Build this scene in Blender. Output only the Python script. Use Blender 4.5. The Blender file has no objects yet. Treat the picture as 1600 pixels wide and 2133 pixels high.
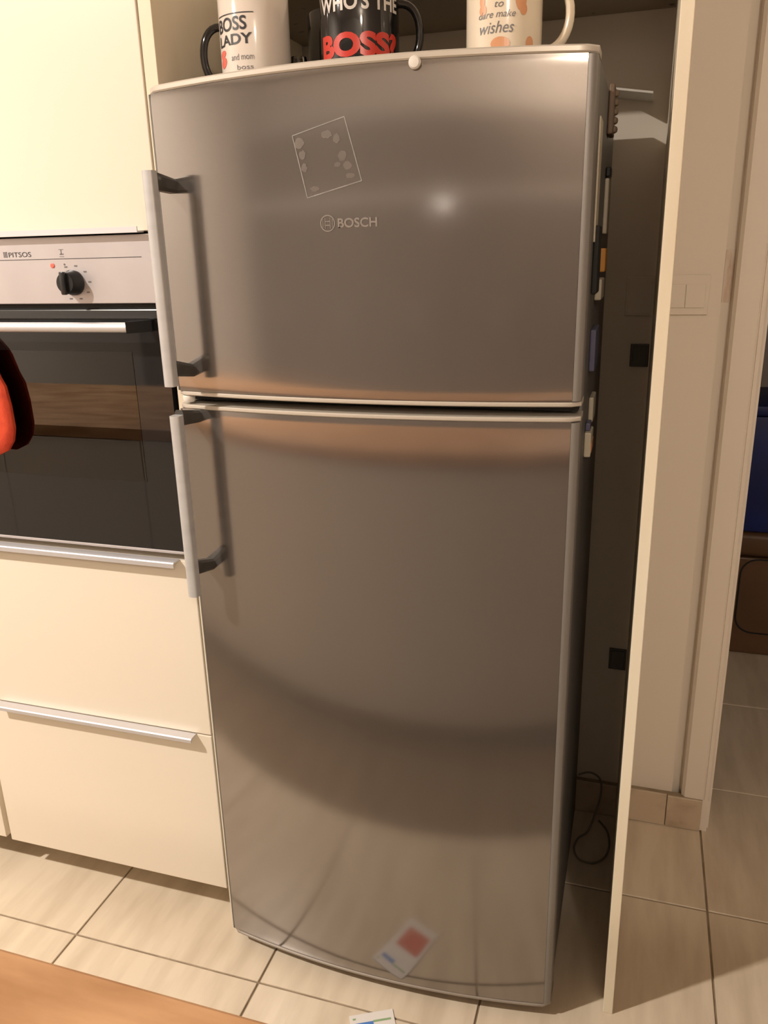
import bpy, bmesh, math, random
from mathutils import Vector, Matrix

random.seed(7)
SC = bpy.context.scene
COL = SC.collection

# ------------------------------------------------------------------ camera, light, exposure
CAM = Vector((0.8134, -1.2982, 1.4693))
YAW, PITCH, ROLL, FPX = math.radians(17.8237), math.radians(17.8741), math.radians(-1.454), 1683.41
fw = Vector((-math.sin(YAW) * math.cos(PITCH), math.cos(YAW) * math.cos(PITCH), -math.sin(PITCH)))
rt = Vector((math.cos(YAW), math.sin(YAW), 0))
up = rt.cross(fw)
r2 = rt * math.cos(ROLL) + up * math.sin(ROLL)
u2 = up * math.cos(ROLL) - rt * math.sin(ROLL)
cd = bpy.data.cameras.new('camera')
cam = bpy.data.objects.new('camera', cd)
COL.objects.link(cam)
cam.matrix_world = Matrix(((r2.x, u2.x, -fw.x, CAM.x), (r2.y, u2.y, -fw.y, CAM.y), (r2.z, u2.z, -fw.z, CAM.z), (0, 0, 0, 1)))
cd.sensor_fit = 'HORIZONTAL'
cd.sensor_width = 36.0
cd.lens = FPX * 36.0 / 1600.0
cd.clip_start = 0.02
SC.camera = cam

w = bpy.data.worlds.new('world')
SC.world = w
w.use_nodes = True
w.node_tree.nodes['Background'].inputs[0].default_value = (0.9, 0.75, 0.6, 1)
w.node_tree.nodes['Background'].inputs[1].default_value = 0.02

vs = SC.view_settings
vs.view_transform = 'Standard'
vs.look = 'None'
vs.gamma = 1
vs.use_curve_mapping = False
vs.exposure = 0.24


def lamp(name, loc, energy, color, radius):
    l = bpy.data.lights.new(name, 'POINT')
    l.energy = energy
    l.color = color
    l.shadow_soft_size = radius
    o = bpy.data.objects.new(name, l)
    o.location = loc
    COL.objects.link(o)
    return o


# flush ceiling fixture: a disc that shines downwards
_l = bpy.data.lights.new('ceiling_disc', 'AREA')
_l.shape = 'DISK'
_l.size = 0.12
_l.energy = 108
_l.color = (1.0, 0.91, 0.81)
_o = bpy.data.objects.new('ceiling_disc', _l)
_o.location = (-1.40, -1.62, 2.90)
COL.objects.link(_o)
lamp('side_lamp_bulb', (0.28, -3.0, 1.68), 0.32, (1.0, 0.92, 0.84), 0.016)
lamp('rear_fill', (1.75, -3.1, 2.70), 74, (1.0, 0.87, 0.72), 0.10)  # added fill from behind that lifts the right wall and shaded parts


# ------------------------------------------------------------------ helpers
def s2l(c):
    c = c / 255.0
    return c / 12.92 if c <= 0.04045 else ((c + 0.055) / 1.055) ** 2.4


def rgb(r, g, b):
    return (s2l(r), s2l(g), s2l(b), 1)


def mat(name, color, rough=0.5, metal=0.0, spec=0.5, noise=None, bump=None, coat=0.0, aniso=0.0, vary=0.0):
    """noise=(scale xyz, colour2, low, high); bump=(scale xyz, strength)"""
    m = bpy.data.materials.new(name)
    m.use_nodes = True
    nt = m.node_tree
    b = nt.nodes['Principled BSDF']
    b.inputs['Base Color'].default_value = color
    b.inputs['Roughness'].default_value = rough
    b.inputs['Metallic'].default_value = metal
    b.inputs['Specular IOR Level'].default_value = spec
    b.inputs['Coat Weight'].default_value = coat
    b.inputs['Coat Roughness'].default_value = 0.08
    if aniso:
        b.inputs['Anisotropic'].default_value = aniso
        tg = nt.nodes.new('ShaderNodeTangent')
        tg.direction_type = 'RADIAL'
        tg.axis = 'Z'
        nt.links.new(tg.outputs[0], b.inputs['Tangent'])
    tc = nt.nodes.new('ShaderNodeTexCoord')

    def mapped(scale, rot=(0, 0, 0)):
        mp = nt.nodes.new('ShaderNodeMapping')
        mp.inputs['Scale'].default_value = scale
        mp.inputs['Rotation'].default_value = rot
        nt.links.new(tc.outputs['Object'], mp.inputs[0])
        nz = nt.nodes.new('ShaderNodeTexNoise')
        nz.inputs['Scale'].default_value = 1.0
        nz.inputs['Detail'].default_value = 5
        nt.links.new(mp.outputs[0], nz.inputs['Vector'])
        return nz
    last = None
    if noise:
        nz = mapped(noise[0], noise[4] if len(noise) > 4 else (0, 0, 0))
        if vary:
            oi = nt.nodes.new('ShaderNodeObjectInfo')
            nz.noise_dimensions = '4D'
            ml = nt.nodes.new('ShaderNodeMath')
            ml.operation = 'MULTIPLY'
            ml.inputs[1].default_value = 40
            nt.links.new(oi.outputs['Random'], ml.inputs[0])
            nt.links.new(ml.outputs[0], nz.inputs['W'])
        mr = nt.nodes.new('ShaderNodeMapRange')
        mr.inputs['From Min'].default_value = noise[2]
        mr.inputs['From Max'].default_value = noise[3]
        nt.links.new(nz.outputs['Fac'], mr.inputs['Value'])
        mx = nt.nodes.new('ShaderNodeMix')
        mx.data_type = 'RGBA'
        mx.inputs[6].default_value = color
        mx.inputs[7].default_value = noise[1]
        nt.links.new(mr.outputs['Result'], mx.inputs[0])
        nt.links.new(mx.outputs[2], b.inputs['Base Color'])
    if bump:
        nz = mapped(bump[0])
        bp = nt.nodes.new('ShaderNodeBump')
        bp.inputs['Strength'].default_value = bump[1]
        bp.inputs['Distance'].default_value = 0.002
        nt.links.new(nz.outputs['Fac'], bp.inputs['Height'])
        nt.links.new(bp.outputs[0], b.inputs['Normal'])
    return m


def glass_mat(name, tint, ior, rough=0.02):
    m = bpy.data.materials.new(name)
    m.use_nodes = True
    nt = m.node_tree
    nt.nodes.remove(nt.nodes['Principled BSDF'])
    out = nt.nodes['Material Output']
    tr = nt.nodes.new('ShaderNodeBsdfTransparent')
    tr.inputs[0].default_value = tint
    gl = nt.nodes.new('ShaderNodeBsdfGlossy')
    gl.inputs['Roughness'].default_value = rough
    fr = nt.nodes.new('ShaderNodeFresnel')
    fr.inputs[0].default_value = ior
    mx = nt.nodes.new('ShaderNodeMixShader')
    nt.links.new(fr.outputs[0], mx.inputs[0])
    nt.links.new(tr.outputs[0], mx.inputs[1])
    nt.links.new(gl.outputs[0], mx.inputs[2])
    nt.links.new(mx.outputs[0], out.inputs[0])
    return m


M = {}
M['cream'] = mat('cream_lacquer', (0.78, 0.70, 0.585, 1), 0.32, spec=0.35, coat=0.15)
M['cream_edge'] = mat('cream_edge_band', (0.82, 0.75, 0.60, 1), 0.4, noise=((6, 6, 1), (0.72, 0.62, 0.46, 1), 0.45, 0.7))
M['board'] = mat('cabinet_board', (0.50, 0.43, 0.33, 1), 0.6, noise=((3, 3, 2), (0.42, 0.36, 0.28, 1), 0.4, 0.65))
M['white_front'] = mat('white_lacquer', (0.80, 0.77, 0.74, 1), 0.35, spec=0.35)
M['dark_wood'] = mat('grey_brown_cupboard', (0.21, 0.175, 0.155, 1), 0.6, noise=((8, 8, 1.5), (0.17, 0.145, 0.125, 1), 0.4, 0.65))
M['alu'] = mat('brushed_aluminium', (0.64, 0.635, 0.66, 1), 0.5, metal=0.6, bump=((3, 60, 200), 0.05))
M['steel'] = mat('brushed_steel', (0.325, 0.30, 0.283, 1), 0.13, metal=0.85, aniso=0.65,
                 noise=((2, 2, 1.2), (0.30, 0.28, 0.262, 1), 0.4, 0.7))
M['oven_steel'] = mat('oven_steel', (0.57, 0.54, 0.55, 1), 0.42, metal=0.6, noise=((9, 9, 9), (0.53, 0.50, 0.51, 1), 0.4, 0.7))
M['trim_silver'] = mat('silver_plastic', (0.58, 0.53, 0.46, 1), 0.35, metal=0.25)
M['trim_dark'] = mat('grey_trim_plastic', (0.33, 0.29, 0.25, 1), 0.4, metal=0.3)
M['side_grey'] = mat('grey_side_plastic', (0.27, 0.255, 0.24, 1), 0.4, metal=0.3)
M['body_grey'] = mat('grey_enamel', (0.19, 0.18, 0.17, 1), 0.45, metal=0.2, noise=((5, 5, 5), (0.165, 0.155, 0.145, 1), 0.4, 0.6))
M['handle_grey'] = mat('handle_silver', (0.53, 0.53, 0.535, 1), 0.42, metal=0.3, noise=((10, 10, 40), (0.48, 0.48, 0.485, 1), 0.45, 0.7))
M['handle_dark'] = mat('shaded_mount_dark_socket', (0.07, 0.065, 0.06, 1), 0.4, metal=0.3)  # shade of the bar on its mounts put into the colour; sockets share it
M['rubber'] = mat('black_rubber', (0.012, 0.011, 0.010, 1), 0.7)
M['black_gloss'] = mat('black_glass', (0.012, 0.012, 0.013, 1), 0.04, spec=0.6)
M['black_plastic'] = mat('black_plastic', (0.012, 0.012, 0.013, 1), 0.3)
M['dark_strip'] = mat('dark_grey_strip', (0.035, 0.035, 0.035, 1), 0.25)
M['pane'] = glass_mat('oven_pane', (0.62, 0.62, 0.63, 1), 1.85)
M['clear'] = glass_mat('clear_glass', (0.80, 0.80, 0.80, 1), 1.5)
M['cavity'] = mat('oven_enamel', (0.22, 0.22, 0.23, 1), 0.35)
M['chrome'] = mat('chrome', (0.8, 0.78, 0.75, 1), 0.12, metal=1.0)
M['wall'] = mat('painted_wall', (0.76, 0.68, 0.58, 1), 0.75, noise=((1.5, 1.5, 1.2), (0.72, 0.64, 0.54, 1), 0.4, 0.7), bump=((60, 60, 60), 0.08))
M['casing'] = mat('casing_paint', (0.80, 0.72, 0.63, 1), 0.5, noise=((2, 2, 1), (0.76, 0.68, 0.58, 1), 0.45, 0.75))
M['ceiling'] = mat('ceiling_paint', (0.70, 0.65, 0.60, 1), 0.8, noise=((1, 1, 1), (0.66, 0.61, 0.56, 1), 0.4, 0.6))
M['rear_paint'] = mat('white_wall_paint', (0.86, 0.81, 0.76, 1), 0.8, noise=((1, 1, 1), (0.82, 0.77, 0.72, 1), 0.4, 0.6))
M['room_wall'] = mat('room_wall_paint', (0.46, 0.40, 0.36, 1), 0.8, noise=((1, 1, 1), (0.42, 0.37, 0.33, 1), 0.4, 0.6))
M['tile'] = mat('beige_floor_tile', (0.72, 0.615, 0.475, 1), 0.28, spec=0.4, vary=1,
                noise=((26, 4.5, 4), (0.60, 0.50, 0.375, 1), 0.40, 0.68, (0, 0, 0.35)))
M['grout'] = mat('grout', (0.32, 0.25, 0.17, 1), 0.9, noise=((20, 20, 20), (0.24, 0.18, 0.12, 1), 0.4, 0.6))
M['baseboard'] = mat('baseboard_tile', (0.56, 0.45, 0.33, 1), 0.4, vary=1, noise=((12, 8, 16), (0.38, 0.28, 0.19, 1), 0.5, 0.75))
M['wood'] = mat('orange_wood_worktop', (0.52, 0.30, 0.155, 1), 0.38, noise=((6, 24, 20), (0.33, 0.165, 0.07, 1), 0.38, 0.66), bump=((8, 60, 40), 0.1))
M['white_plastic'] = mat('white_plastic', (0.72, 0.68, 0.62, 1), 0.4)
M['plate'] = mat('wall_plate_plastic', (0.73, 0.65, 0.55, 1), 0.45)
M['ceramic'] = mat('white_ceramic', (0.70, 0.63, 0.56, 1), 0.12, spec=0.5)
M['cream_ceramic'] = mat('cream_ceramic', (0.78, 0.68, 0.54, 1), 0.15, spec=0.5)
M['black_ceramic'] = mat('black_ceramic', (0.012, 0.011, 0.011, 1), 0.08, spec=0.6)
M['ink_black'] = mat('ink_black', (0.03, 0.03, 0.035, 1), 0.4)
M['ink_grey'] = mat('ink_grey', (0.16, 0.15, 0.16, 1), 0.4)
M['ink_white'] = mat('ink_white', (0.62, 0.58, 0.54, 1), 0.3)
M['ink_red'] = mat('ink_red', (0.55, 0.04, 0.025, 1), 0.3)
M['leaf_red'] = mat('ink_soft_red', (0.60, 0.14, 0.09, 1), 0.4)
M['ink_pink'] = mat('ink_coral', (0.75, 0.16, 0.12, 1), 0.3)
M['ink_orange'] = mat('ink_orange', (0.68, 0.33, 0.17, 1), 0.3)
M['ink_yellow'] = mat('ink_yellow', (0.66, 0.52, 0.27, 1), 0.3)
M['ink_blue'] = mat('ink_blue', (0.08, 0.22, 0.60, 1), 0.4)
M['ink_green'] = mat('ink_green', (0.28, 0.42, 0.22, 1), 0.4)
M['paper'] = mat('white_paper', (0.78, 0.75, 0.72, 1), 0.5)
M['cloth'] = mat('orange_red_cloth', (0.62, 0.065, 0.02, 1), 0.85, noise=((30, 30, 30), (0.52, 0.045, 0.015, 1), 0.4, 0.6), bump=((250, 250, 250), 0.3))
M['hall_blue'] = mat('blue_plastic', (0.004, 0.018, 0.15, 1), 0.5, noise=((6, 6, 6), (0.003, 0.013, 0.11, 1), 0.4, 0.6))
M['hall_brown'] = mat('brown_leatherette', (0.13, 0.062, 0.025, 1), 0.5, noise=((6, 6, 6), (0.10, 0.048, 0.02, 1), 0.4, 0.6))
M['cable'] = mat('grey_cable', (0.22, 0.20, 0.17, 1), 0.5)
M['residue'] = mat('glue_residue', (0.33, 0.31, 0.29, 1), 0.55, metal=0.5, noise=((60, 60, 60), (0.26, 0.245, 0.23, 1), 0.4, 0.6))
M['smear'] = mat('glue_smear', (0.41, 0.39, 0.37, 1), 0.22, metal=1.0, noise=((45, 45, 45), (0.45, 0.42, 0.40, 1), 0.45, 0.6))
M['logo'] = mat('emblem_grey', (0.46, 0.43, 0.40, 1), 0.32, metal=0.85)
M['mag_brown'] = mat('magnet_brown', (0.16, 0.10, 0.06, 1), 0.5)
M['mag_orange'] = mat('magnet_orange', (0.55, 0.24, 0.04, 1), 0.5)
M['mag_blue'] = mat('magnet_blue', (0.10, 0.10, 0.17, 1), 0.5)
M['mag_tan'] = mat('magnet_tan', (0.30, 0.22, 0.16, 1), 0.5)
M['mag_pale'] = mat('magnet_pale', (0.52, 0.46, 0.36, 1), 0.5)
M['stain'] = mat('red_brown_stain', (0.60, 0.42, 0.30, 1), 0.75, noise=((60, 60, 14), (0.72, 0.62, 0.52, 1), 0.42, 0.62))
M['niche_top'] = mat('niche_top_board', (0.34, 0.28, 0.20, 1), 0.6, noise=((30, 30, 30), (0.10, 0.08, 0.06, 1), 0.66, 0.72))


def finish(name, bm, m, parent=None, smooth=False, origin=None):
    """links the bmesh (world coordinates) as one object; a child is stored relative to its parent"""
    bmesh.ops.recalc_face_normals(bm, faces=bm.faces)
    org = Vector(origin) if origin is not None else Vector((0, 0, 0))
    po = Vector((0, 0, 0))
    if parent is not None:
        q = parent
        while q is not None:
            po += q.location
            q = q.parent
        if origin is None:
            org = po
    bmesh.ops.translate(bm, verts=bm.verts, vec=-org)
    me = bpy.data.meshes.new(name)
    bm.to_mesh(me)
    bm.free()
    if smooth:
        for f in me.polygons:
            f.use_smooth = True
        try:
            me.set_sharp_from_angle(angle=math.radians(35))
        except Exception:
            pass
    me.materials.append(m)
    o = bpy.data.objects.new(name, me)
    COL.objects.link(o)
    if parent is not None:
        o.parent = parent
    o.location = org - po
    return o


def thing(name, label, cat, loc=(0, 0, 0), group=None):
    o = bpy.data.objects.new(name, None)
    o.empty_display_size = 0.05
    COL.objects.link(o)
    o.location = loc
    o['label'] = label
    o['category'] = cat
    if group:
        o['group'] = group
    return o


def tag(o, label, cat, group=None):
    o['label'] = label
    o['category'] = cat
    if group:
        o['group'] = group
    return o


def structure(o, label=None):
    o['kind'] = 'structure'
    if label:
        o['label'] = label
    return o


def box(bm, x0, x1, y0, y1, z0, z1, bev=0.0, seg=2):
    t = bmesh.new()
    bmesh.ops.create_cube(t, size=1.0)
    for v in t.verts:
        v.co = Vector((x0 + (v.co.x + .5) * (x1 - x0), y0 + (v.co.y + .5) * (y1 - y0), z0 + (v.co.z + .5) * (z1 - z0)))
    if bev:
        bmesh.ops.bevel(t, geom=t.edges[:], offset=bev, segments=seg, profile=0.5, affect='EDGES')
    me = bpy.data.meshes.new('tmp')
    t.to_mesh(me)
    t.free()
    bm.from_mesh(me)
    bpy.data.meshes.remove(me)
    return bm


def B(*a, **k):
    return box(bmesh.new(), *a, **k)


def tube(bm, pts, r, n=10, caps=True, radii=None, closed=False):
    pts = [Vector(p) for p in pts]
    rings = []
    N = len(pts)
    prev = None
    for i, p in enumerate(pts):
        if closed:
            t = (pts[(i + 1) % N] - pts[i - 1]).normalized()
        else:
            t = (pts[min(i + 1, N - 1)] - pts[max(i - 1, 0)]).normalized()
        a = prev if prev is not None else (Vector((0, 0, 1)) if abs(t.z) < .9 else Vector((1, 0, 0)))
        a = (a - t * a.dot(t)).normalized()
        prev = a
        b = t.cross(a)
        rr = radii[i] if radii else r
        if not isinstance(rr, tuple):
            rr = (rr, rr)
        rings.append([bm.verts.new(p + a * math.cos(2 * math.pi * k / n) * rr[0] + b * math.sin(2 * math.pi * k / n) * rr[1]) for k in range(n)])
    for i in range(N if closed else N - 1):
        A, Bq = rings[i], rings[(i + 1) % N]
        for k in range(n):
            bm.faces.new((A[k], A[(k + 1) % n], Bq[(k + 1) % n], Bq[k]))
    if caps and not closed:
        bm.faces.new(rings[0])
        bm.faces.new(rings[-1])
    return bm


def lathe(bm, prof, center, n=48, axis='Z'):
    cx, cy, cz = center
    rings = []
    for r, h in prof:
        ring = []
        for k in range(n):
            a = 2 * math.pi * k / n
            if axis == 'Z':
                c = Vector((cx + r * math.cos(a), cy + r * math.sin(a), cz + h))
            else:
                c = Vector((cx + r * math.cos(a), cy - h, cz + r * math.sin(a)))
            ring.append(bm.verts.new(c))
        rings.append(ring)
    for i in range(len(rings) - 1):
        for k in range(n):
            bm.faces.new((rings[i][k], rings[i][(k + 1) % n], rings[i + 1][(k + 1) % n], rings[i + 1][k]))
    bm.faces.new(rings[0])
    bm.faces.new(rings[-1])
    return bm


def prism(bm, poly, axis, a0, a1):
    """poly in the two other axes, extruded along axis from a0 to a1"""
    def P(p, a):
        if axis == 'x':
            return Vector((a, p[0], p[1]))
        if axis == 'y':
            return Vector((p[0], a, p[1]))
        return Vector((p[0], p[1], a))
    A = [bm.verts.new(P(p, a0)) for p in poly]
    Bv = [bm.verts.new(P(p, a1)) for p in poly]
    n = len(poly)
    for i in range(n):
        bm.faces.new((A[i], A[(i + 1) % n], Bv[(i + 1) % n], Bv[i]))
    bm.faces.new(A)
    bm.faces.new(Bv)
    return bm


def text_bm(s, size, width=None, cut=None, shear=0.0, bold=0.0):
    """letters as a flat mesh in XY, centred on x, base line at y = 0"""
    cu = bpy.data.curves.new('lettering_curve', 'FONT')
    cu.body = s
    cu.size = size
    cu.align_x = 'CENTER'
    cu.shear = shear
    cu.offset = bold
    cu.resolution_u = 4
    o = bpy.data.objects.new('lettering_curve', cu)
    COL.objects.link(o)
    bpy.context.view_layer.update()
    me = bpy.data.meshes.new_from_object(o.evaluated_get(bpy.context.evaluated_depsgraph_get()))
    bm = bmesh.new()
    bm.from_mesh(me)
    bpy.data.objects.remove(o)
    bpy.data.curves.remove(cu)
    bpy.data.meshes.remove(me)
    xs = [v.co.x for v in bm.verts]
    if width:
        k = width / (max(xs) - min(xs))
        c = (max(xs) + min(xs)) / 2
        for v in bm.verts:
            v.co.x = (v.co.x - c) * k
    if cut:
        x = min(v.co.x for v in bm.verts) + cut
        hi = max(v.co.x for v in bm.verts)
        while x < hi:
            bmesh.ops.bisect_plane(bm, geom=bm.verts[:] + bm.edges[:] + bm.faces[:], plane_co=(x, 0, 0), plane_no=(1, 0, 0))
            x += cut
    return bm


def warp(bm, f):
    for v in bm.verts:
        v.co = f(v.co.x, v.co.y)
    return bm


# ------------------------------------------------------------------ the room
TX, TSX = -0.3288, 0.4584
XL = [TX + TSX * i for i in range(-5, 7)]
YL = [-4.29 + 0.463 * i for i in range(0, 9)] + [-0.123, 0.3408, 0.8165, 1.302, 1.775, 2.25, 2.72]
floor = structure(finish('floor', B(-2.65, 2.46, -4.3, 2.72, -0.10, -0.0035), M['grout']), 'floor of large beige tiles with dark joints')
tile_mesh = {}
g = 0.0023
for i in range(len(XL) - 1):
    for j in range(len(YL) - 1):
        wx, wy = XL[i + 1] - XL[i] - 2 * g, YL[j + 1] - YL[j] - 2 * g
        key = (round(wx, 3), round(wy, 3))
        if key not in tile_mesh:
            t = finish('tile', B(-wx / 2, wx / 2, -wy / 2, wy / 2, -0.006, 0, bev=0.0012, seg=1), M['tile'], floor)
            tile_mesh[key] = t.data
        else:
            t = bpy.data.objects.new('tile', tile_mesh[key])
            COL.objects.link(t)
            t.parent = floor
        t.location = ((XL[i] + XL[i + 1]) / 2, (YL[j] + YL[j + 1]) / 2, 0)

YW = 0.641
structure(finish('wall_back', B(-2.6, 0.968, YW, 0.76, 0, 3.0), M['wall']), 'beige painted wall behind the refrigerator and beside the doorway')
structure(finish('wall_back_groove', B(0.968, 1.06, YW + 0.022, 0.76, 0, 3.0), M['wall']), 'shallow recess between wall and casing')
structure(finish('wall_back_lintel', B(1.06, 1.92, YW, 0.76, 2.06, 3.0), M['wall']))
structure(finish('wall_back_right', B(1.92, 2.4, YW, 0.76, 0, 3.0), M['wall']))
structure(finish('wall_left', B(-2.65, -2.6, -4.3, YW, 0, 3.0), M['ceiling']))
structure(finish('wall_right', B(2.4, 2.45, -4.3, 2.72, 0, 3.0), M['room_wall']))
structure(finish('wall_rear', B(-2.65, 2.45, -4.35, -4.3, 0, 3.0), M['rear_paint']))
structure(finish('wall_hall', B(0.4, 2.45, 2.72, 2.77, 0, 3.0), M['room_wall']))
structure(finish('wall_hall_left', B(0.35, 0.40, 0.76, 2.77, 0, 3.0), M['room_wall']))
structure(finish('ceiling', B(-2.65, 2.45, -4.35, 2.77, 3.0, 3.05), M['ceiling']))

# door casing with a rounded inner bead, proud of the wall
bm = bmesh.new()
prof = [(0.990, YW + 0.022), (0.992, YW - 0.006), (0.999, YW - 0.0145), (1.008, YW - 0.016), (1.044, YW - 0.016), (1.045, YW - 0.0135), (1.047, YW - 0.0135),
        (1.048, YW - 0.016), (1.056, YW - 0.016), (1.0605, YW - 0.012), (1.0605, YW + 0.022)]
prism(bm, prof, 'z', 0.0942, 2.10)
box(bm, 1.0438, 1.0605, YW - 0.0155, YW + 0.022, 0.0, 0.0942)
casing = structure(finish('trim_1', bm, M['casing'], smooth=True), 'painted door casing at the edge of the doorway')
finish('stain', B(0.970, 0.989, YW + 0.0208, YW + 0.0218, 1.345, 1.455, bev=0.0004), M['stain'], casing)['label'] = 'red-brown stain beside the casing'
structure(finish('trim_2', B(1.0605, 1.92, YW - 0.016, YW + 0.12, 2.045, 2.06), M['casing']))
structure(finish('trim_3', B(1.0605, 1.066, YW, 0.76, 0.0, 2.045), M['casing']), 'door jamb lining')

# baseboard of beige tile pieces
base = structure(finish('baseboard_back', B(0.029, 1.0435, YW - 0.0165, YW - 0.0002, 0.0, 0.0935), M['grout']), 'beige tile baseboard under the wall')
for (a, b, h) in [(0.03, 0.42, .096), (0.4225, 0.83, .096), (0.851, 0.9555, .097), (0.9575, 1.043, .094)]:
    finish('tile', B(a, b, YW - 0.023, YW - 0.0165, 0.002, h, bev=0.0012, seg=1), M['baseboard'], base)

# ------------------------------------------------------------------ tall oven housing
tall = thing('tall_cabinet', 'tall cream oven housing cabinet with aluminium edge handles left of the refrigerator', 'cabinet', (-0.30, 0.3, 0))
finish('side_panel', B(0.0022, 0.0262, 0.0015, 0.63, 0.0, 2.4, bev=0.001), M['cream_edge'], tall)
finish('side_panel', B(-0.597, -0.580, 0.021, 0.63, 0.104, 2.4), M['board'], tall)
finish('back_panel', B(-0.579, 0.002, 0.622, 0.632, 0.12, 2.4), M['board'], tall)
finish('shelf', B(-0.579, 0.001, 0.022, 0.62, 1.5125, 1.529), M['board'], tall)
finish('shelf', B(-0.579, 0.001, 0.022, 0.62, 0.885, 0.901), M['board'], tall)
finish('bottom_panel', B(-0.5795, 0.001, 0.022, 0.62, 0.104, 0.120), M['cream'], tall)
finish('kick_board', B(-0.579, 0.001, 0.19, 0.205, 0.0, 0.1035), M['cream'], tall)


def edge_handle(parent, x0, x1, z_top, drop):
    """aluminium edge profile hooked over the edge of a front: thin top web and a front lip"""
    b = bmesh.new()
    poly = [(0.0, z_top), (-0.022, z_top), (-0.024, z_top - 0.002), (-0.024, z_top - drop), (-0.0215, z_top - drop), (-0.0215, z_top - 0.0025), (0.0, z_top - 0.0025)]
    prism(b, poly, 'x', x0, x1)
    return finish('handle', b, M['alu'], parent)


ud = finish('upper_door', B(-0.596, -0.0008, 0.0, 0.019, 1.5135, 2.40, bev=0.0015), M['cream'], tall)
b = bmesh.new()
prism(b, [(0.0, 1.5132), (0.0, 1.5108), (-0.0205, 1.5108), (-0.0205, 1.5205), (-0.018, 1.5205), (-0.018, 1.5132)], 'x', -0.565, -0.031)
finish('handle', b, M['alu'], ud)
dr1 = finish('drawer_front', B(-0.596, -0.0008, 0.0, 0.019, 0.5035, 0.8975, bev=0.0015), M['cream'], tall)
edge_handle(dr1, -0.565, -0.031, 0.9005, 0.011)
dr2 = finish('drawer_front', B(-0.596, -0.0008, 0.0, 0.019, 0.1025, 0.5002, bev=0.0015), M['cream'], tall)
edge_handle(dr2, -0.545, -0.036, 0.5025, 0.0095)

# ------------------------------------------------------------------ oven
oven = thing('built_in_oven', 'built-in oven with steel control panel and black glass door, set in the cream cabinet', 'oven', (-0.3, 0.2, 0.92))
# body: a five-sided cavity box
bm = bmesh.new()
for a in [(-0.575, -0.535, 0.022, 0.52, 0.925, 1.508), (-0.062, -0.022, 0.022, 0.52, 0.925, 1.508), (-0.535, -0.062, 0.022, 0.52, 0.925, 0.985),
          (-0.535, -0.062, 0.022, 0.52, 1.35, 1.508), (-0.535, -0.062, 0.50, 0.52, 0.985, 1.35)]:
    box(bm, *a)
finish('body', bm, M['cavity'], oven)
for yy in (0.06, 0.44):
    finish('rack_rail', tube(bmesh.new(), [(-0.53, yy, 1.075), (-0.066, yy, 1.075)], 0.0035, 8), M['chrome'], oven)
bm = bmesh.new()
for k in range(18):
    x = -0.52 + k * 0.026
    tube(bm, [(x, 0.057, 1.0785), (x, 0.443, 1.0785)], 0.0015, 6)
finish('rack_wires', bm, M['chrome'], oven)['kind'] = 'stuff'
cp = finish('control_panel', B(-0.596, -0.0035, -0.004, 0.020, 1.391, 1.5085, bev=0.0015), M['oven_steel'], oven)
finish('printed_line', B(-0.56, -0.0385, -0.0045, -0.0041, 1.4698, 1.4708), M['ink_black'], cp)
finish('lettering', warp(text_bm('PITSOS', 0.0125, 0.050), lambda x, y: Vector((-0.2965 + x, -0.0044, 1.4752 + y))), M['ink_black'], cp)['label'] = 'dark maker lettering'
bm = bmesh.new()
for a in [(-0.333, -0.325, 1.4838, 1.4848), (-0.333, -0.325, 1.4752, 1.4762), (-0.333, -0.332, 1.4752, 1.4848), (-0.326, -0.325, 1.4752, 1.4848), (-0.3305, -0.3275, 1.4765, 1.4835)]:
    box(bm, a[0], a[1], -0.0045, -0.0041, a[2], a[3])
finish('emblem', bm, M['ink_grey'], cp)
bm = bmesh.new()
for a in [(-0.210, -0.200, 1.4860, 1.4868), (-0.2058, -0.2044, 1.478, 1.486), (-0.2085, -0.2005, 1.4775, 1.4793), (-0.2095, -0.2000, 1.4738, 1.4746)]:
    box(bm, a[0], a[1], -0.0045, -0.0041, a[2], a[3])
finish('symbol', bm, M['ink_grey'], cp)
finish('indicator_lamp', lathe(bmesh.new(), [(0.0045, 0.0), (0.0045, 0.001), (0.003, 0.0018)], (-0.2275, -0.004, 1.459), 16, 'Y'), M['ink_pink'], cp)['label'] = 'small red indicator light'
finish('symbol', lathe(bmesh.new(), [(0.0018, 0.0), (0.0018, 0.0006)], (-0.2015, -0.004, 1.4605), 12, 'Y'), M['ink_grey'], cp)
bm = bmesh.new()
for k in range(9):
    a = math.radians(-60 + k * 37)
    cx, cz = -0.186 + 0.034 * math.sin(a), 1.4285 + 0.030 * math.cos(a)
    if k not in (0,):
        box(bm, cx - .003, cx + .003, -0.0046, -0.0041, cz - .0012, cz + .0012)
finish('dial_marks', bm, M['ink_grey'], cp)
bm = lathe(bmesh.new(), [(0.0225, 0.0), (0.0225, 0.006), (0.0205, 0.009), (0.019, 0.024), (0.0175, 0.0265), (0.004, 0.0268)], (-0.186, -0.004, 1.4285), 40, 'Y')
box(bm, -0.191, -0.181, -0.038, -0.030, 1.4085, 1.4485, bev=0.002)
finish('knob', bm, M['black_plastic'], cp, smooth=True)
finish('vent_gap', B(-0.59, -0.008, 0.006, 0.020, 1.3815, 1.3905), M['rubber'], oven)
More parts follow.
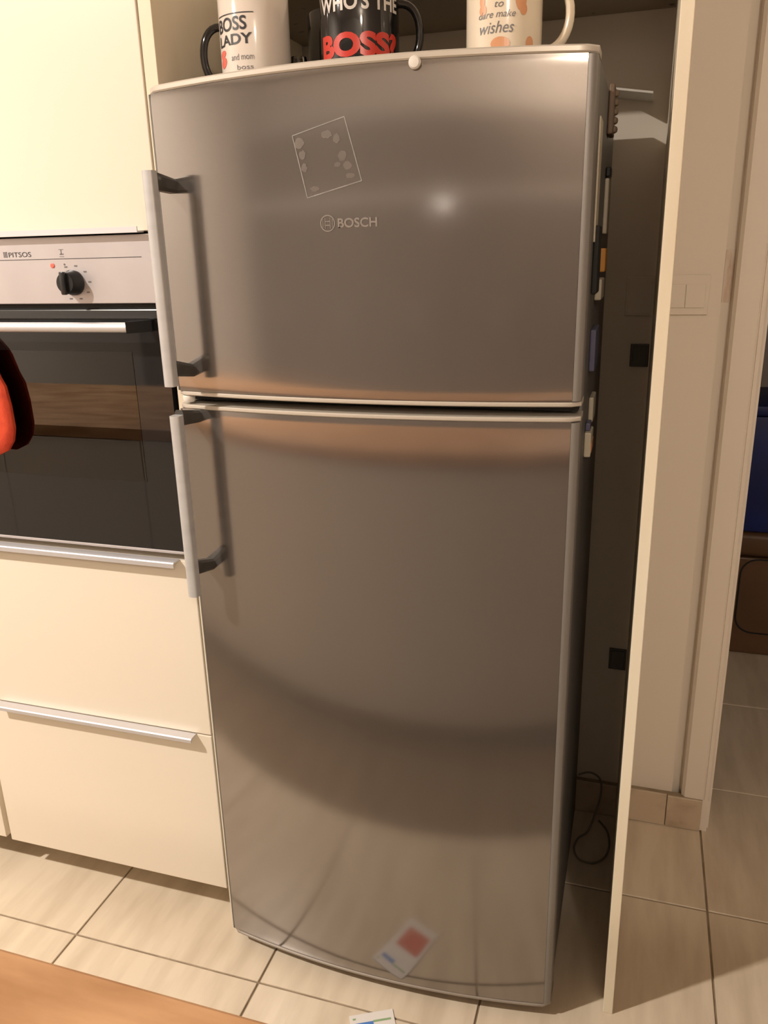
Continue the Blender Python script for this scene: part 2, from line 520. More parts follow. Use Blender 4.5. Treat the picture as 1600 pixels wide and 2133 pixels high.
# door with an opening for the pane
dr = bmesh.new()
for a in [(-0.594, -0.006, 1.3045, 1.363), (-0.594, -0.006, 0.9185, 1.057), (-0.594, -0.52, 1.057, 1.3045), (-0.082, -0.006, 1.057, 1.3045)]:
    box(dr, a[0], a[1], -0.003, 0.019, a[2], a[3])
od = finish('oven_door', dr, M['black_gloss'], oven)
finish('pane', B(-0.5205, -0.0815, -0.0038, -0.0032, 1.0565, 1.305), M['pane'], od)['label'] = 'dark see-through oven window'
finish('top_strip', B(-0.594, -0.006, -0.006, 0.019, 1.3635, 1.381, bev=0.002), M['dark_strip'], od)
finish('bottom_strip', B(-0.594, -0.006, -0.0045, 0.019, 0.9125, 0.9182, bev=0.0012), M['oven_steel'], od)
bm = tube(bmesh.new(), [(-0.548, -0.047, 1.3525), (-0.052, -0.047, 1.3525)], 0.0088, 20)
hb = finish('handle', bm, M['alu'], od, smooth=True)
hb['label'] = 'round metal door bar'
for xa, xb in ((-0.052, -0.028), (-0.572, -0.548)):
    b = bmesh.new()
    s = 1 if xa > -0.3 else -1
    xi, xo = (xa, xb) if s > 0 else (xb, xa)
    poly = [(xi, -0.056), (xi, -0.036), (xo - s * .008, -0.003), (xo, -0.003), (xo, -0.012)]
    prism(b, poly, 'z', 1.3425, 1.3625)
    finish('handle_mount', b, M['black_plastic'], od)

# oven mitt hanging from the bar
bm = bmesh.new()
outline = [(-0.405, 1.335), (-0.365, 1.338), (-0.340, 1.31), (-0.3270, 1.270), (-0.3170, 1.250), (-0.3118, 1.210), (-0.3112, 1.165), (-0.3180, 1.142), (-0.3340, 1.122), (-0.362, 1.110),
           (-0.392, 1.112), (-0.418, 1.128), (-0.430, 1.16), (-0.433, 1.20), (-0.452, 1.215), (-0.470, 1.235), (-0.474, 1.262), (-0.462, 1.275), (-0.440, 1.268), (-0.428, 1.285), (-0.425, 1.325)]
outline = [(x - 0.0385, z - 0.0106) for x, z in outline]
cxm, czm = -0.4135, 1.2094
layers = [(0.80, 0.012), (0.93, 0.009), (1.0, 0.003), (1.0, -0.003), (0.93, -0.009), (0.80, -0.012)]
rings = []
for k, dy in layers:
    rings.append([bm.verts.new((cxm + (x - cxm) * k, -0.030 + dy, czm + (z - czm) * k)) for x, z in outline])
n = len(outline)
for i in range(len(rings) - 1):
    for k in range(n):
        bm.faces.new((rings[i][k], rings[i][(k + 1) % n], rings[i + 1][(k + 1) % n], rings[i + 1][k]))
bm.faces.new(rings[0])
bm.faces.new(rings[-1])
mitt = thing('oven_mitt', 'orange-red cloth oven mitt hanging from the oven door bar', 'oven mitt', (-0.4135, -0.030, 1.325))
finish('glove', bm, M['cloth'], mitt, smooth=True)
loop = [(-0.4235 + 0.004 * math.sin(t), -0.0455 + 0.0135 * math.cos(t), 1.3435 + 0.0215 * math.sin(t)) for t in [2 * math.pi * k / 20 for k in range(20)]]
finish('hanging_loop', tube(bmesh.new(), loop, 0.0022, 8, closed=True), M['cloth'], mitt, smooth=True)

# ------------------------------------------------------------------ neighbouring base cabinet (left edge of the picture)
nb = thing('base_cabinet', 'cream base cabinet left of the tall oven cabinet, just showing at the picture edge', 'cabinet', (-0.9, 0.3, 0))
finish('carcass', B(-1.21, -0.6115, 0.021, 0.62, 0.112, 0.86), M['board'], nb)
finish('filler', B(-0.611, -0.5972, 0.016, 0.030, 0.103, 0.86), M['cream'], nb)
nd = finish('door', B(-1.21, -0.6115, 0.0, 0.019, 0.106, 0.855, bev=0.0015), M['cream'], nb)
edge_handle(nd, -1.18, -0.64, 0.858, 0.0095)
finish('kick_board', B(-1.21, -0.6, 0.19, 0.205, 0.0, 0.1115), M['cream'], nb)
wt = tag(finish('worktop', B(-2.59, -0.5985, -0.015, 0.63, 0.8605, 0.90, bev=0.003), M['wood'], origin=(-1.6, 0.3, 0.8605)), 'wooden worktop on the base cabinets left of the oven', 'worktop')
nb2 = thing('base_cabinet', 'cream base cabinet furthest left, out at the room corner', 'cabinet', (-1.9, 0.3, 0))
finish('carcass', B(-2.59, -1.2125, 0.021, 0.62, 0.112, 0.86), M['board'], nb2)
finish('door', B(-2.59, -1.2125, 0.0, 0.019, 0.112, 0.855, bev=0.0015), M['cream'], nb2)
finish('kick_board', B(-2.59, -1.211, 0.19, 0.205, 0.0, 0.1115), M['cream'], nb2)

# ------------------------------------------------------------------ niche: right panel and bridging cabinet
pn = tag(finish('side_panel', B(0.8298, 0.8486, 0.007, 0.634, 0.0, 2.4, bev=0.0012), M['cream_edge'], origin=(0.839, 0.3, 0)),
         'cream upright end panel seen edge-on right of the refrigerator', 'panel')
bc = thing('bridging_cabinet', 'cabinet bridging above the refrigerator niche, only its dark underside visible', 'cabinet', (0.43, 0.4, 1.9185))
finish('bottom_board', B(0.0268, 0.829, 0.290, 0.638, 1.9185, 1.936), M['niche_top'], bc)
finish('front', B(0.0268, 0.829, 0.280, 0.2895, 1.9185, 2.4), M['cream'], bc)

# ------------------------------------------------------------------ refrigerator
FX0, FX1, FY, SAG = 0.029, 0.729, -0.039, 0.033
FXC, FHW = 0.379, 0.35
YB = 0.018          # back plane of the doors
fr = thing('refrigerator', 'tall steel two-door refrigerator with bowed fronts and bar handles', 'refrigerator', (FXC, 0.25, 0))
BX0, BX1, BY0, BY1 = 0.031, 0.727, 0.032, 0.562
finish('body', B(BX0, BX1, BY0, BY1, 0.045, 1.727, bev=0.004), M['body_grey'], fr)
finish('gasket', B(BX0 + .012, BX1 - .012, YB + .0005, BY0 - .0005, 1.255, 1.715), M['rubber'], fr)
finish('gasket', B(BX0 + .012, BX1 - .012, YB + .0005, BY0 - .0005, 0.06, 1.19), M['rubber'], fr)
finish('gap_bar', B(BX0 + .004, BX1 - .004, -0.012, BY0 - .0005, 1.2225, 1.2345), M['rubber'], fr)
for x in (0.075, 0.683):
    for y in (0.07, 0.46):
        finish('foot', lathe(bmesh.new(), [(0.02, 0.0), (0.02, 0.012), (0.012, 0.015), (0.012, 0.0445)], (x, y, 0.0003), 20), M['rubber'], fr)
finish('plinth', B(BX0 + .01, BX1 - .01, 0.045, 0.06, 0.008, 0.0445), M['rubber'], fr)
finish('hinge', lathe(bmesh.new(), [(0.010, 0.0), (0.011, 0.002), (0.011, 0.0095), (0.010, 0.0112)], (0.046, -0.032, 1.2227), 24), M['white_plastic'], fr, smooth=True)['label'] = 'pale hinge pin between the doors'

RC = 0.013        # rounding of the right edge profile
RL = 0.0045       # the left one is slimmer


def ydoor(x):
    u = (x - FXC) / FHW
    return FY - SAG * (1 - u * u)


def arch(x, a):
    u = (x - FXC) / FHW
    return a * (1 - u * u)


def door(name, z0, z1, a_top, label):
    """bowed steel slab; top edge may be arched by a_top"""
    bm = bmesh.new()
    xs = [FX0 + RL + (FX1 - FX0 - RC - RL) * i / 40 for i in range(41)]
    zf = [0.0, 0.004, 0.010, 0.020, 0.035, 0.055] + [0.1 + 0.8 * k / 16 for k in range(17)] + [0.945, 0.965, 0.980, 0.990, 0.996, 1.0]
    h = z1 - z0
    grid = []
    for x in xs:
        col = []
        top = z1 + arch(x, a_top)
        for t in zf:
            z = z0 + (top - z0) * t
            e = min(z - z0, top - z)
            back = 0.0007 * max(0.0, 1 - e / 0.014) ** 2
            wv = 0.0004 * math.sin(x * 9 + z0 * 5) * math.exp(-e / 0.05)
            col.append(bm.verts.new((x, ydoor(x) + back + wv, z)))
        grid.append(col)
    for i in range(len(xs) - 1):
        for k in range(len(zf) - 1):
            bm.faces.new((grid[i][k], grid[i + 1][k], grid[i + 1][k + 1], grid[i][k + 1]))
    bt = [(bm.verts.new((x, YB, z0)), bm.verts.new((x, YB, z1 + arch(x, a_top)))) for x in xs]
    for i in range(len(xs) - 1):
        bm.faces.new((grid[i][0], bt[i][0], bt[i + 1][0], grid[i + 1][0]))
        bm.faces.new((grid[i][-1], grid[i + 1][-1], bt[i + 1][1], bt[i][1]))
        bm.faces.new((bt[i][0], bt[i][1], bt[i + 1][1], bt[i + 1][0]))
    bm.faces.new(grid[0] + [bt[0][1], bt[0][0]])
    bm.faces.new(grid[-1] + [bt[-1][1], bt[-1][0]])
    d = finish(name, bm, M['steel'], fr, smooth=True)
    d['label'] = label
    # side trims: rounded vertical edge profile and a grooved flank
    for s in (-1, 1):
        xe = FX1 if s > 0 else FX0
        rc = RC if s > 0 else RL
        ye = ydoor(xe - s * rc) - 0.0003
        poly = [(xe - s * (rc - .0004), ye)]
        for k in range(1, 8):
            a = math.pi / 2 * k / 7
            poly.append((xe - s * rc + s * rc * math.sin(a), ye + rc * 0.9 * (1 - math.cos(a))))
        poly += [(xe, ye + .024), (xe - s * .003, ye + .026), (xe - s * .003, ye + .030), (xe - s * .0005, ye + .032), (xe - s * .0005, YB), (xe - s * (rc - .0004), YB)]
        bm = bmesh.new()
        prism(bm, poly, 'z', z0 + 0.001, z1 - 0.001 + (arch(xe - s * rc, a_top)))
        finish('side_trim', bm, M['side_grey'] if s > 0 else M['body_grey'], d, smooth=True)
    return d


def strip(name, parent, zlo, zhi, a, m, proud=0.0015):
    """curved plastic strip closing the top or the bottom of a door"""
    bm = bmesh.new()
    xs = [FX0 - 0.0005 + (FX1 - FX0 + 0.001) * i / 48 for i in range(49)]
    R = []
    for i, x in enumerate(xs):
        e = min(x - xs[0], xs[-1] - x)
        rd = 0.010 * max(0.0, 1 - e / 0.012) ** 2
        y = ydoor(x) - proud + rd
        z0, z1 = zlo + arch(x, a), zhi + arch(x, a)
        bv = min(0.0022, (zhi - zlo) * .25)
        R.append([bm.verts.new(c) for c in ((x, YB, z0), (x, y + bv, z0), (x, y, z0 + bv), (x, y, z1 - bv), (x, y + bv, z1), (x, YB, z1))])
    for i in range(48):
        for k in range(6):
            bm.faces.new((R[i][k], R[i + 1][k], R[i + 1][(k + 1) % 6], R[i][(k + 1) % 6]))
    bm.faces.new(R[0])
    bm.faces.new(R[-1])
    return finish(name, bm, m, parent, smooth=True)


Z_TOP = 1.729
ARCH = 0.0065
fd = door('freezer_door', 1.2425, Z_TOP - 0.0115, ARCH, 'upper steel door')
strip('top_trim', fd, Z_TOP - 0.0110, Z_TOP - 0.0008, ARCH, M['trim_silver'])
strip('bottom_trim', fd, 1.2350, 1.2420, 0.0, M['trim_silver'])
ld = door('lower_door', 0.0375, 1.2108, 0.0, 'lower steel door')
strip('top_trim', ld, 1.2113, 1.2185, 0.0, M['trim_silver'])
strip('bottom_trim', ld, 0.0300, 0.0370, 0.0, M['trim_dark'], proud=0.0015)


def fridge_handle(parent, x, z_lo, z_hi, zm_hi, zm_lo, curved_top):
    yb = -0.100
    yd = ydoor(x)
    bm = bmesh.new()
    poly = []
    hw, d = 0.0095, 0.020
    for k in range(9):
        a = math.pi * k / 8
        poly.append((x - hw * math.cos(a), yb - d / 2 + 0.004 - 0.004 * math.sin(a)))
    poly += [(x + hw, yb + d / 2 - .003), (x + hw - .003, yb + d / 2), (x - hw + .003, yb + d / 2), (x - hw, yb + d / 2 - .003)]
    prism(bm, poly, 'z', z_lo, z_hi)
    h = finish('handle', bm, M['handle_grey'], parent, smooth=True)
    for zc, top in ((zm_hi, True), (zm_lo, False)):
        b = bmesh.new()
        y0, y1 = yb + d / 2 - .001, ydoor(x + .016) + 0.004
        N = 8
        rings = []
        for i in range(N + 1):
            t = i / N
            yy = y0 + (y1 - y0) * t
            e = t
            xx = x + 0.006 * e
            zz = zc + (0.006 * (1 - e) if top else 0.006 * (1 - e) - 0.004 * e)
            hz = 0.0105 + 0.003 * (1 - e)
            hx = 0.0085 + 0.004 * e
            ring = []
            for (sx, sz) in ((-1, -.6), (-.6, -1), (.6, -1), (1, -.6), (1, .6), (.6, 1), (-.6, 1), (-1, .6)):
                ring.append(b.verts.new((xx + sx * hx, yy, zz + sz * hz)))
            rings.append(ring)
        for i in range(N):
            for k in range(8):
                b.faces.new((rings[i][k], rings[i][(k + 1) % 8], rings[i + 1][(k + 1) % 8], rings[i + 1][k]))
        b.faces.new(rings[0])
        b.faces.new(rings[-1])
        finish('handle_mount', b, M['handle_dark'], parent, smooth=True)
    return h


fridge_handle(fd, 0.0555, 1.2600, 1.5985, 1.578, 1.283, True)
fridge_handle(ld, 0.0585, 0.8745, 1.2100, 1.1985, 0.921, True)


def on_door(dx=0.0006):
    return lambda x, y: Vector((x, ydoor(x) - dx, y))


# emblem: ring with an armature mark, and lettering
bm = bmesh.new()
cx, cz, RO, RI = 0.3405, 1.5120, 0.0122, 0.0106
f = on_door(0.0007)
for (ro, ri) in ((RO, RI),):
    A = [bm.verts.new(f(cx + ro * math.cos(2 * math.pi * k / 40), cz + ro * math.sin(2 * math.pi * k / 40))) for k in range(40)]
    Bq = [bm.verts.new(f(cx + ri * math.cos(2 * math.pi * k / 40), cz + ri * math.sin(2 * math.pi * k / 40))) for k in range(40)]
    for k in range(40):
        bm.faces.new((A[k], A[(k + 1) % 40], Bq[(k + 1) % 40], Bq[k]))


def quad(bm, f, x0, x1, z0, z1):
    bm.faces.new([bm.verts.new(f(x, z)) for x, z in ((x0, z0), (x1, z0), (x1, z1), (x0, z1))])


quad(bm, f, cx - .0046, cx - .0036, cz - .0080, cz + .0080)
quad(bm, f, cx + .0036, cx + .0046, cz - .0080, cz + .0080)
quad(bm, f, cx - .0036, cx + .0036, cz + .0022, cz + .0034)
quad(bm, f, cx - .0036, cx + .0036, cz - .0034, cz - .0022)
quad(bm, f, cx - .0082, cx - .0072, cz - .0062, cz + .0062)
quad(bm, f, cx + .0072, cx + .0082, cz - .0062, cz + .0062)
finish('emblem', bm, M['logo'], fd)['label'] = 'round maker emblem'
finish('lettering', warp(text_bm('BOSCH', 0.0185, 0.063, bold=0.0004), lambda x, y: f(0.3885 + x, 1.5055 + y)), M['logo'], fd)['label'] = 'pale raised maker lettering'

# square of old glue left by a sticker
corners = [(0.289, 1.6375), (0.3735, 1.6580), (0.3975, 1.5700), (0.309, 1.5495)]
bm = bmesh.new()
f = on_door(0.0006)
for i in range(4):
    p, q = Vector(corners[i]), Vector(corners[(i + 1) % 4])
    nrm = Vector((-(q - p).y, (q - p).x)).normalized() * 0.0007
    K = 10
    prev = None
    for k in range(K + 1):
        c = p + (q - p) * k / K
        pair = (bm.verts.new(f(*(c + nrm))), bm.verts.new(f(*(c - nrm))))
        if prev:
            bm.faces.new((prev[0], prev[1], pair[1], pair[0]))
        prev = pair
finish('sticker_outline', bm, M['residue'], fd)['label'] = 'pale square outline left by a removed sticker'
bm = bmesh.new()


def blob(bm, cx, cz, rx, rz, f, n=14, seed=0):
    rr = random.Random(seed)
    c = [bm.verts.new(f(cx + rx * (0.75 + .4 * rr.random()) * math.cos(2 * math.pi * k / n), cz + rz * (0.75 + .4 * rr.random()) * math.sin(2 * math.pi * k / n))) for k in range(n)]
    bm.faces.new(c)


f = on_door(0.0004)
for k, (a, b2, ra, rb) in enumerate([(0.300, 1.627, .008, .008), (0.304, 1.610, .006, .007), (0.306, 1.592, .005, .007), (0.345, 1.636, .009, .006), (0.360, 1.630, .006, .007), (0.368, 1.605, .007, .008),
                                     (0.376, 1.592, .007, .006), (0.360, 1.594, .006, .004), (0.380, 1.578, .009, .004), (0.322, 1.562, .008, .004)]):
    blob(bm, a, b2, ra, rb, f, seed=k)
finish('glue_smears', bm, M['smear'], fd)['kind'] = 'stuff'

# magnet on the door
tag(finish('round_magnet', lathe(bmesh.new(), [(0.0078, 0.0), (0.0088, 0.0015), (0.0088, 0.005), (0.0068, 0.0075), (0.002, 0.0082)], (0.4815, ydoor(0.4815) - 0.0008, 1.7195), 28, 'Y'), M['white_plastic'],
           smooth=True, origin=(0.4815, -0.073, 1.7195)), 'small white round button magnet near the top edge of the upper steel door', 'magnet')

# things stuck on the flank of the refrigerator
flank = [
    # name, label, category, y0,y1,z0,z1, thickness, material
    ('paper_slip', 'long pale paper slip high on the side of the refrigerator', 'paper', 0.075, 0.135, 1.475, 1.655, 0.003, 'mag_pale'),
    ('strip_magnet', 'beaded brown magnet beside the white wall bracket', 'magnet', 0.30, 0.36, 1.655, 1.735, 0.010, 'mag_brown'),
    ('block_magnet', 'small black magnet under the lit strip of wall', 'magnet', 0.33, 0.37, 1.588, 1.605, 0.010, 'black_plastic'),
    ('paper_slip', 'dull pink paper strip below the small black magnet', 'paper', 0.32, 0.37, 1.49, 1.585, 0.008, 'mag_pale'),
    ('notepad', 'black narrow notepad on the side of the refrigerator', 'notepad', 0.085, 0.16, 1.395, 1.50, 0.009, 'rubber'),
    ('fruit_magnet', 'orange fruit-like magnet on the side of the refrigerator', 'magnet', 0.24, 0.30, 1.425, 1.465, 0.013, 'mag_orange'),
    ('jar_magnet', 'cream jar-shaped magnet under the orange magnet', 'magnet', 0.18, 0.27, 1.38, 1.415, 0.012, 'mag_pale'),
    ('card_magnet', 'blue-grey printed card magnet at mid height of the flank', 'magnet', 0.13, 0.23, 1.265, 1.335, 0.010, 'mag_blue'),
    ('paper_slip', 'grey paper slip beside the gap between the two doors', 'paper', 0.19, 0.26, 1.165, 1.21, 0.009, 'mag_pale'),
    ('bottle_magnet', 'peach and white bottle-shaped magnet below the door gap', 'magnet', 0.115, 0.175, 1.118, 1.162, 0.012, 'mag_pale'),
]
for k, (nm, lb, ct, y0, y1, z0, z1, th, mm) in enumerate(flank):
    o = finish(nm, B(BX1 + 0.0003, BX1 + th, y0, y1, z0, z1, bev=min(0.0025, th * .3)), M[mm], origin=(BX1, (y0 + y1) / 2, z0))
    tag(o, lb, ct)
    if nm == 'bottle_magnet':
        finish('label', B(BX1 + th - 0.0005, BX1 + th + 0.001, y0 + .004, y1 - .004, z0 + .008, z0 + .026, bev=.0004), M['ink_orange'], o)
        finish('cap', B(BX1 + .0005, BX1 + th - .003, y0 + .012, y1 - .012, z1 + .0002, z1 + .014, bev=.002), M['mag_blue'], o)
    if nm == 'strip_magnet':
        for q in range(5):
            zc = z0 + .010 + q * .0145
            finish('bead', lathe(bmesh.new(), [(0.002, -.006), (0.005, -.004), (0.006, 0), (0.005, .004), (0.002, .006)], (BX1 + th + .001, (y0 + y1) / 2, zc), 14), M['mag_tan'], o, smooth=True)

# ------------------------------------------------------------------ mugs on top of the refrigerator
ZM = 1.7274


def mug(name, label, c, R, H, wall_m, handle_ang, handle_m, hr=0.030, hz=None, barrel=0.0, lip=0.004, hthick=0.0062):
    t = thing(name, label, 'mug', (c[0], c[1], ZM))
    prof = [(R * .78, 0.0), (R * .80, 0.002), (R * (.90 - barrel), 0.004), (R * (.975 - barrel * .5), 0.010), (R, 0.022), (R, H * .5), (R, H - .003), (R - .0015, H), (R - lip, H - .001), (R - lip - .0005, H - .01), (R - lip - .0005, 0.02), (R * .5, 0.009)]
    finish('body', lathe(bmesh.new(), prof, (c[0], c[1], ZM), 64), wall_m, t, smooth=True)
    a = math.radians(handle_ang)
    d = Vector((math.cos(a), math.sin(a), 0))
    hz = hz or (H * .22, H * .82)
    zc, rz = ZM + (hz[0] + hz[1]) / 2, (hz[1] - hz[0]) / 2
    pts = []
    for k in range(17):
        s = -math.pi / 2 + math.pi * k / 16
        r = R - 0.0035 + (hr + 0.004) * max(0.0, math.cos(s)) ** 0.75
        pts.append(Vector((c[0], c[1], 0)) + d * r + Vector((0, 0, zc + rz * math.sin(s))))
    finish('handle', tube(bmesh.new(), pts, hthick, 12, radii=[(hthick, hthick * 1.25)] * 17), handle_m, t, smooth=True)
    return t


def on_mug(c, R, ang0, z0):
    """x along the wall (to the right as seen from outside), y up"""
    def f(x, y):
        a = math.radians(ang0) + x / R
        return Vector((c[0] + (R + .0006) * math.cos(a), c[1] + (R + .0006) * math.sin(a), ZM + z0 + y))
    return f


def mug_text(t, s, c, R, ang, z, size, m, width=None, shear=0.0, bold=0.0, name='lettering'):
    return finish(name, warp(text_bm(s, size, width, cut=0.004, shear=shear, bold=bold), on_mug(c, R, ang, z)), m, t)


def mug_shape(t, polys, c, R, ang, m, name='print'):
    bm = bmesh.new()
    for poly in polys:
        bm.faces.new([bm.verts.new((p[0], p[1], 0)) for p in poly])
    lo = min(v.co.x for v in bm.verts)
    hi = max(v.co.x for v in bm.verts)
    x = lo + .004
    while x < hi:
        bmesh.ops.bisect_plane(bm, geom=bm.verts[:] + bm.edges[:] + bm.faces[:], plane_co=(x, 0, 0), plane_no=(1, 0, 0))
        x += .004
    return finish(name, warp(bm, on_mug(c, R, ang, 0)), m, t)


def ell(cx, cy, rx, ry, n=18, rot=0.0):
    return [(cx + rx * math.cos(2 * math.pi * k / n) * math.cos(rot) - ry * math.sin(2 * math.pi * k / n) * math.sin(rot),
             cy + rx * math.cos(2 * math.pi * k / n) * math.sin(rot) + ry * math.sin(2 * math.pi * k / n) * math.cos(rot)) for k in range(n)]


# left white mug
c1, R1 = (0.1665, 0.083), 0.0575
m1 = mug('printed_mug', 'white mug with black lettering, red lips print and black handle, leftmost on the refrigerator', c1, R1, 0.150, M['ceramic'], 195, M['black_ceramic'], hr=0.030, hz=(0.014, 0.100))
A1 = -90 - 22 + 35 - 35
mug_shape(m1, [[(-.045, .1055), (.030, .1055), (.030, .107), (-.045, .107)]], c1, R1, -95, M['ink_black'], 'border_line')
mug_shape(m1, [[(-.045, .0185), (.030, .0185), (.030, .020), (-.045, .020)]], c1, R1, -95, M['ink_black'], 'border_line')
mug_text(m1, 'BOSS', c1, R1, -108, .083, .027, M['ink_black'], width=.062, bold=.0005)
mug_text(m1, 'LADY', c1, R1, -104, .063, .021, M['ink_black'], width=.070, bold=.0005)
mug_text(m1, 'and mom', c1, R1, -88, .040, .013, M['ink_grey'], width=.040)
mug_text(m1, 'boss', c1, R1, -84, .026, .010, M['ink_grey'], width=.028)
mug_shape(m1, [ell(0, .052, .010, .0055, rot=.25), ell(.001, .040, .010, .0075, rot=.4)], c1, R1, -131, M['ink_pink'], 'lips_print')

# black mug
c2, R2 = (0.348, 0.087), 0.0625
m2 = mug('printed_mug', 'glossy black mug with white and red block lettering, middle of the refrigerator top', c2, R2, 0.150, M['black_ceramic'], 6, M['black_ceramic'], hr=0.034, hz=(0.022, 0.110), barrel=.05)
mug_text(m2, "WHO'S THE", c2, R2, -72, .093, .030, M['ink_white'], width=.145, bold=.0008)
mug_text(m2, 'BOSS?', c2, R2, -74, .031, .043, M['ink_red'], width=.142, bold=.0022)

# cream mug on the right
c3, R3 = (0.580, 0.080), 0.0565
m3 = mug('printed_mug', 'cream mug with grey script and orange petals, rightmost on the refrigerator', c3, R3, 0.150, M['cream_ceramic'], 4, M['cream_ceramic'], hr=0.040, hz=(0.022, 0.118), hthick=0.0068)
A3 = -92
mug_text(m3, 'Good', c3, R3, A3 - 2, .086, .026, M['ink_yellow'], width=.050, shear=.3)
mug_text(m3, 'to', c3, R3, A3 + 4, .073, .013, M['ink_grey'], width=.013, shear=.3)
mug_text(m3, 'dare make', c3, R3, A3, .060, .013, M['ink_grey'], width=.056, shear=.3)
mug_text(m3, 'wishes', c3, R3, A3, .040, .022, M['ink_grey'], width=.052, shear=.3)
mug_shape(m3, [ell(-.022, .083, .0045, .010), ell(-.021, .071, .006, .007)], c3, R3, A3, M['ink_orange'], 'petal_print')
mug_shape(m3, [ell(.036, .084, .009, .017), ell(.040, .070, .006, .008)], c3, R3, A3, M['ink_orange'], 'petal_print')
mug_shape(m3, [ell(.006, .026, .014, .009)], c3, R3, A3, M['ink_orange'], 'petal_print')
mug_shape(m3, [ell(.052, .027, .007, .009)], c3, R3, A3, M['ink_orange'], 'petal_print')

# plain black mug behind, and a small clear cup
m4 = mug('plain_mug', 'plain black round-bottomed mug half hidden behind the lettered black mug', (0.266, 0.236), 0.062, 0.14, M['black_ceramic'], 100, M['black_ceramic'], barrel=.12)
cup = thing('clear_cup', 'small clear glass cup between the white mug and the black mug', 'cup', (0.214, 0.150, ZM))
finish('body', lathe(bmesh.new(), [(.020, 0), (.022, .001), (.020, .03), (.014, .062), (.0125, .0625), (.0185, .03), (.020, .004), (.004, .003)], (0.214, 0.150, ZM), 32), M['clear'], cup, smooth=True)

# ------------------------------------------------------------------ wall fittings in the niche and beside it
wl = tag(finish('wall_bracket', B(-0.0375, 0.0375, -0.104, 0.0, -0.0022, 0.0022, bev=.0008), M['white_plastic']), 'thin tilted white ledge on the wall behind the refrigerator', 'ledge')
wl.location = (0.7615, YW - 0.0005, 1.7585)
wl.rotation_euler = (0, math.radians(9.5), 0)


def catmull(P, n=7):
    P = [Vector(p) for p in P]
    out = []
    for i in range(len(P) - 1):
        p0, p1, p2, p3 = P[max(i - 1, 0)], P[i], P[i + 1], P[min(i + 2, len(P) - 1)]
        for k in range(n):
            t = k / n
            out.append(0.5 * ((2 * p1) + (p2 - p0) * t + (2 * p0 - 5 * p1 + 4 * p2 - p3) * t * t + (3 * p1 - p0 - 3 * p2 + p3) * t ** 3))
    out.append(P[-1])
    return out


def plate(name, label, x0, x1, z0, z1, inner=None, cat='wall plate', m='plate'):
    t = thing(name, label, cat, ((x0 + x1) / 2, YW, (z0 + z1) / 2))
    finish('frame', B(x0, x1, YW - 0.006, YW - 0.0003, z0, z1, bev=.0015), M[m], t)
    for k, (a, b, c, d) in enumerate(inner or []):
        finish('insert', B(a, b, YW - 0.0085, YW - 0.0062, c, d, bev=.001), M[m], t)
    return t


plate('light_switch', 'flat painted light switch plate on the wall right of the end panel', 0.852, 0.9425, 1.3205, 1.405, [(0.8545, 0.8935, 1.3355, 1.3855), (0.8945, 0.9345, 1.3355, 1.3855)], 'light switch')
plate('junction_cover', 'square blank cover on the dark niche wall', 0.7695, 0.8285, 1.3195, 1.4045, [(0.774, 0.825, 1.324, 1.400)], 'cover plate')
plate('wall_socket', 'small dark wall socket below the blank cover in the niche', 0.787, 0.8275, 1.206, 1.257, [(0.793, 0.822, 1.2115, 1.2515)], 'socket', 'handle_dark')
sk = plate('wall_socket', 'low wall socket with a plug near the niche floor', 0.786, 0.8285, 0.435, 0.493, [(0.791, 0.824, 0.440, 0.488)], 'socket', 'handle_dark')

cb = tag(finish('power_cable', tube(bmesh.new(), [Vector(p) for p in catmull([(0.735, 0.50, 0.20), (0.76, 0.53, 0.19), (0.785, 0.56, 0.155), (0.79, 0.58, 0.10), (0.782, 0.57, 0.05), (0.765, 0.53, 0.012), (0.742, 0.50, 0.006), (0.735, 0.46, 0.006),
                                                                     (0.75, 0.425, 0.006), (0.785, 0.42, 0.006), (0.812, 0.45, 0.006), (0.82, 0.50, 0.006), (0.812, 0.55, 0.006), (0.79, 0.585, 0.006)])], 0.0026, 8), M['cable'], smooth=True,
                origin=(0.78, 0.5, 0)), 'loose looped cable on the dark niche floor beside the refrigerator', 'cable')

# ------------------------------------------------------------------ leaflet on the floor
lf = thing('leaflet', 'white printed leaflet with blue and green stripes on the floor before the refrigerator', 'leaflet', (0.342, -0.146, 0.0))
lf.rotation_euler = (0, 0, math.radians(27))


def leaf_piece(name, x0, x1, y0, y1, z0, z1, m, bev=0.0):
    b = B(x0, x1, y0, y1, z0, z1, bev=bev)
    bmesh.ops.recalc_face_normals(b, faces=b.faces)
    me = bpy.data.meshes.new(name)
    b.to_mesh(me)
    b.free()
    me.materials.append(m)
    o = bpy.data.objects.new(name, me)
    COL.objects.link(o)
    o.parent = lf
    return o


leaf_piece('sheet', 0, .089, -.15, 0, 0.0006, 0.0022, M['paper'], .0004)
leaf_piece('stripe', .010, .046, -.030, -.020, 0.0022, 0.0025, M['ink_blue'])
leaf_piece('stripe', .046, .082, -.023, -.0185, 0.0022, 0.0025, M['ink_green'])
leaf_piece('mark', .006, .012, -.012, -.008, 0.0022, 0.0025, M['ink_green'])
leaf_piece('block', .016, .080, -.128, -.068, 0.0022, 0.0025, M['leaf_red'])

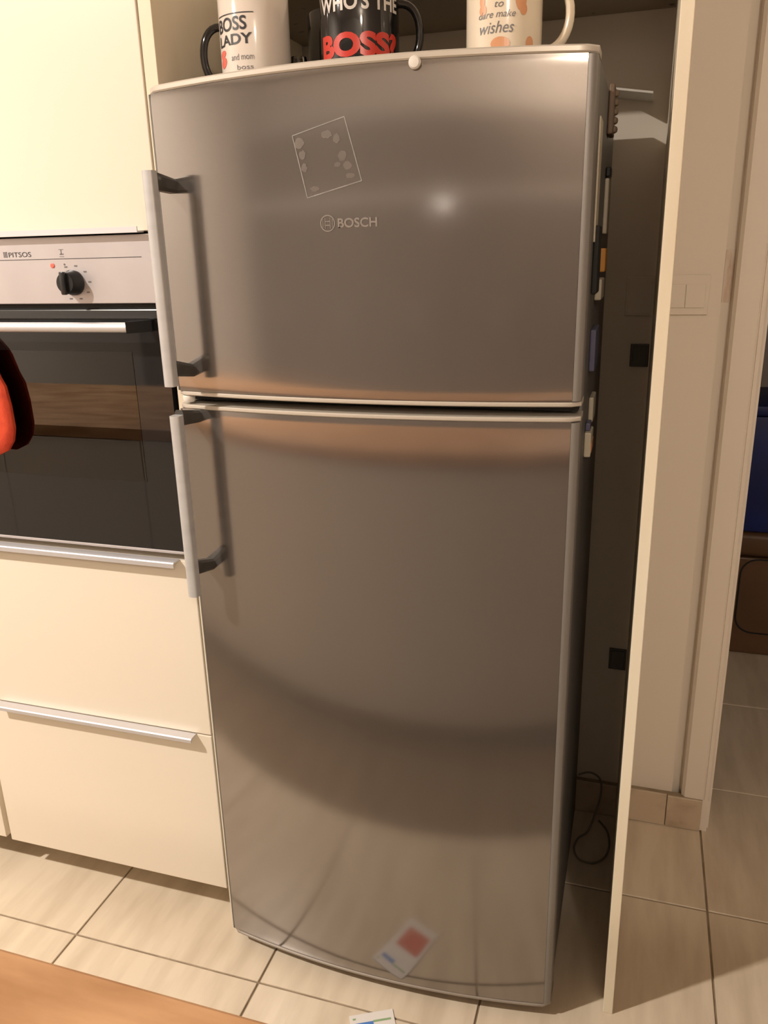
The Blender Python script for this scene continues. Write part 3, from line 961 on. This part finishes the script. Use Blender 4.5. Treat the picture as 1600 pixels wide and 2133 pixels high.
# ------------------------------------------------------------------ kitchen island with wooden top (bottom left)
IY = -0.907
tag(finish('island_worktop', B(-1.9, 1.55, IY - 0.80, IY, 0.907, 0.945, bev=.003), M['wood'], origin=(0, -1.2, 0.907)), 'orange-brown wooden worktop at the lower left corner, nearest the camera', 'worktop')
isl = thing('island_cabinet', 'white-fronted island cabinets under the wooden worktop, seen mirrored in the refrigerator', 'cabinet', (0, -1.2, 0))
finish('carcass', B(-1.85, 1.5, IY - 0.76, IY - 0.045, 0.10, 0.9068), M['board'], isl)
finish('kick_board', B(-1.85, 1.5, IY - 0.12, IY - 0.105, 0.0, 0.0995), M['board'], isl)
for k in range(6):
    x0 = -1.85 + k * 0.5585
    dq = finish('door', B(x0 + .0015, x0 + .557, IY - 0.0445, IY - 0.026, 0.10, 0.900, bev=.0015), M['white_front'], isl)
    b = bmesh.new()
    prism(b, [(IY - .026, .9035), (IY - .006, .9035), (IY - .006, .895), (IY - .008, .895), (IY - .008, .9015), (IY - .026, .9015)], 'x', x0 + .03, x0 + .53)
    finish('handle', b, M['alu'], dq)

# ------------------------------------------------------------------ hallway
ch = thing('hall_bench', 'brown padded storage bench in the dark hallway beyond the doorway', 'bench', (1.5, 1.9, 0))
finish('base', B(1.12, 1.95, 1.69, 2.15, 0.004, 0.384, bev=.006), M['hall_brown'], ch)
finish('lid', B(1.115, 1.955, 1.684, 2.155, 0.388, 0.478, bev=.02, seg=3), M['hall_brown'], ch, smooth=True)
pts = []
for (cx, cz, a0) in ((1.27, 0.15, 180), (1.88, 0.15, 270), (1.88, 0.32, 0), (1.27, 0.32, 90)):
    for k in range(7):
        a = math.radians(a0 + k * 15)
        pts.append((cx + .06 * math.cos(a), 1.6885, cz + .06 * math.sin(a)))
finish('seam', tube(bmesh.new(), pts, 0.003, 6, closed=True), M['rubber'], ch)
bx = thing('storage_box', 'blue plastic box standing on the brown hallway bench', 'box', (1.5, 1.9, 0.4785))
finish('tub', B(1.14, 1.9, 1.695, 2.10, 0.479, 0.90, bev=.012), M['hall_blue'], bx, smooth=True)
finish('lid', B(1.13, 1.91, 1.685, 2.11, 0.901, 0.937, bev=.008), M['hall_blue'], bx, smooth=True)

# ------------------------------------------------------------------ unseen far side: cupboards added for their dark reflection in the steel doors
for k in range(5):
    x0 = -2.58 + k * 0.99
    q = thing('added_cupboard', 'unseen grey-brown tall cupboard added on the rear wall, ' + ('at the left room corner', 'second from the left corner', 'middle of five', 'second from the right corner', 'at the right room corner')[k], 'cupboard', (x0 + .49, -4.0, 0), 'tall cupboards added along the rear wall')
    finish('carcass', B(x0, x0 + .985, -4.295, -3.771, 0.0, 2.2), M['dark_wood'], q)
    finish('streak_strip', B(x0 + .002, x0 + .983, -3.7505, -3.735, 1.755, 1.785, bev=.002), M['white_front'], q)['label'] = 'pale strip added for the streak mirrored in the upper door'  # added only to mirror as a thin light streak in the steel
    for j in range(2):
        dd = finish('door', B(x0 + .002 + j * .492, x0 + .490 + j * .492, -3.770, -3.752, 0.08, 2.195, bev=.002), M['dark_wood'], q)
        finish('handle', tube(bmesh.new(), [(x0 + .465 + j * .055, -3.745, 1.0), (x0 + .465 + j * .055, -3.745, 1.2)], 0.006, 8), M['alu'], dd)
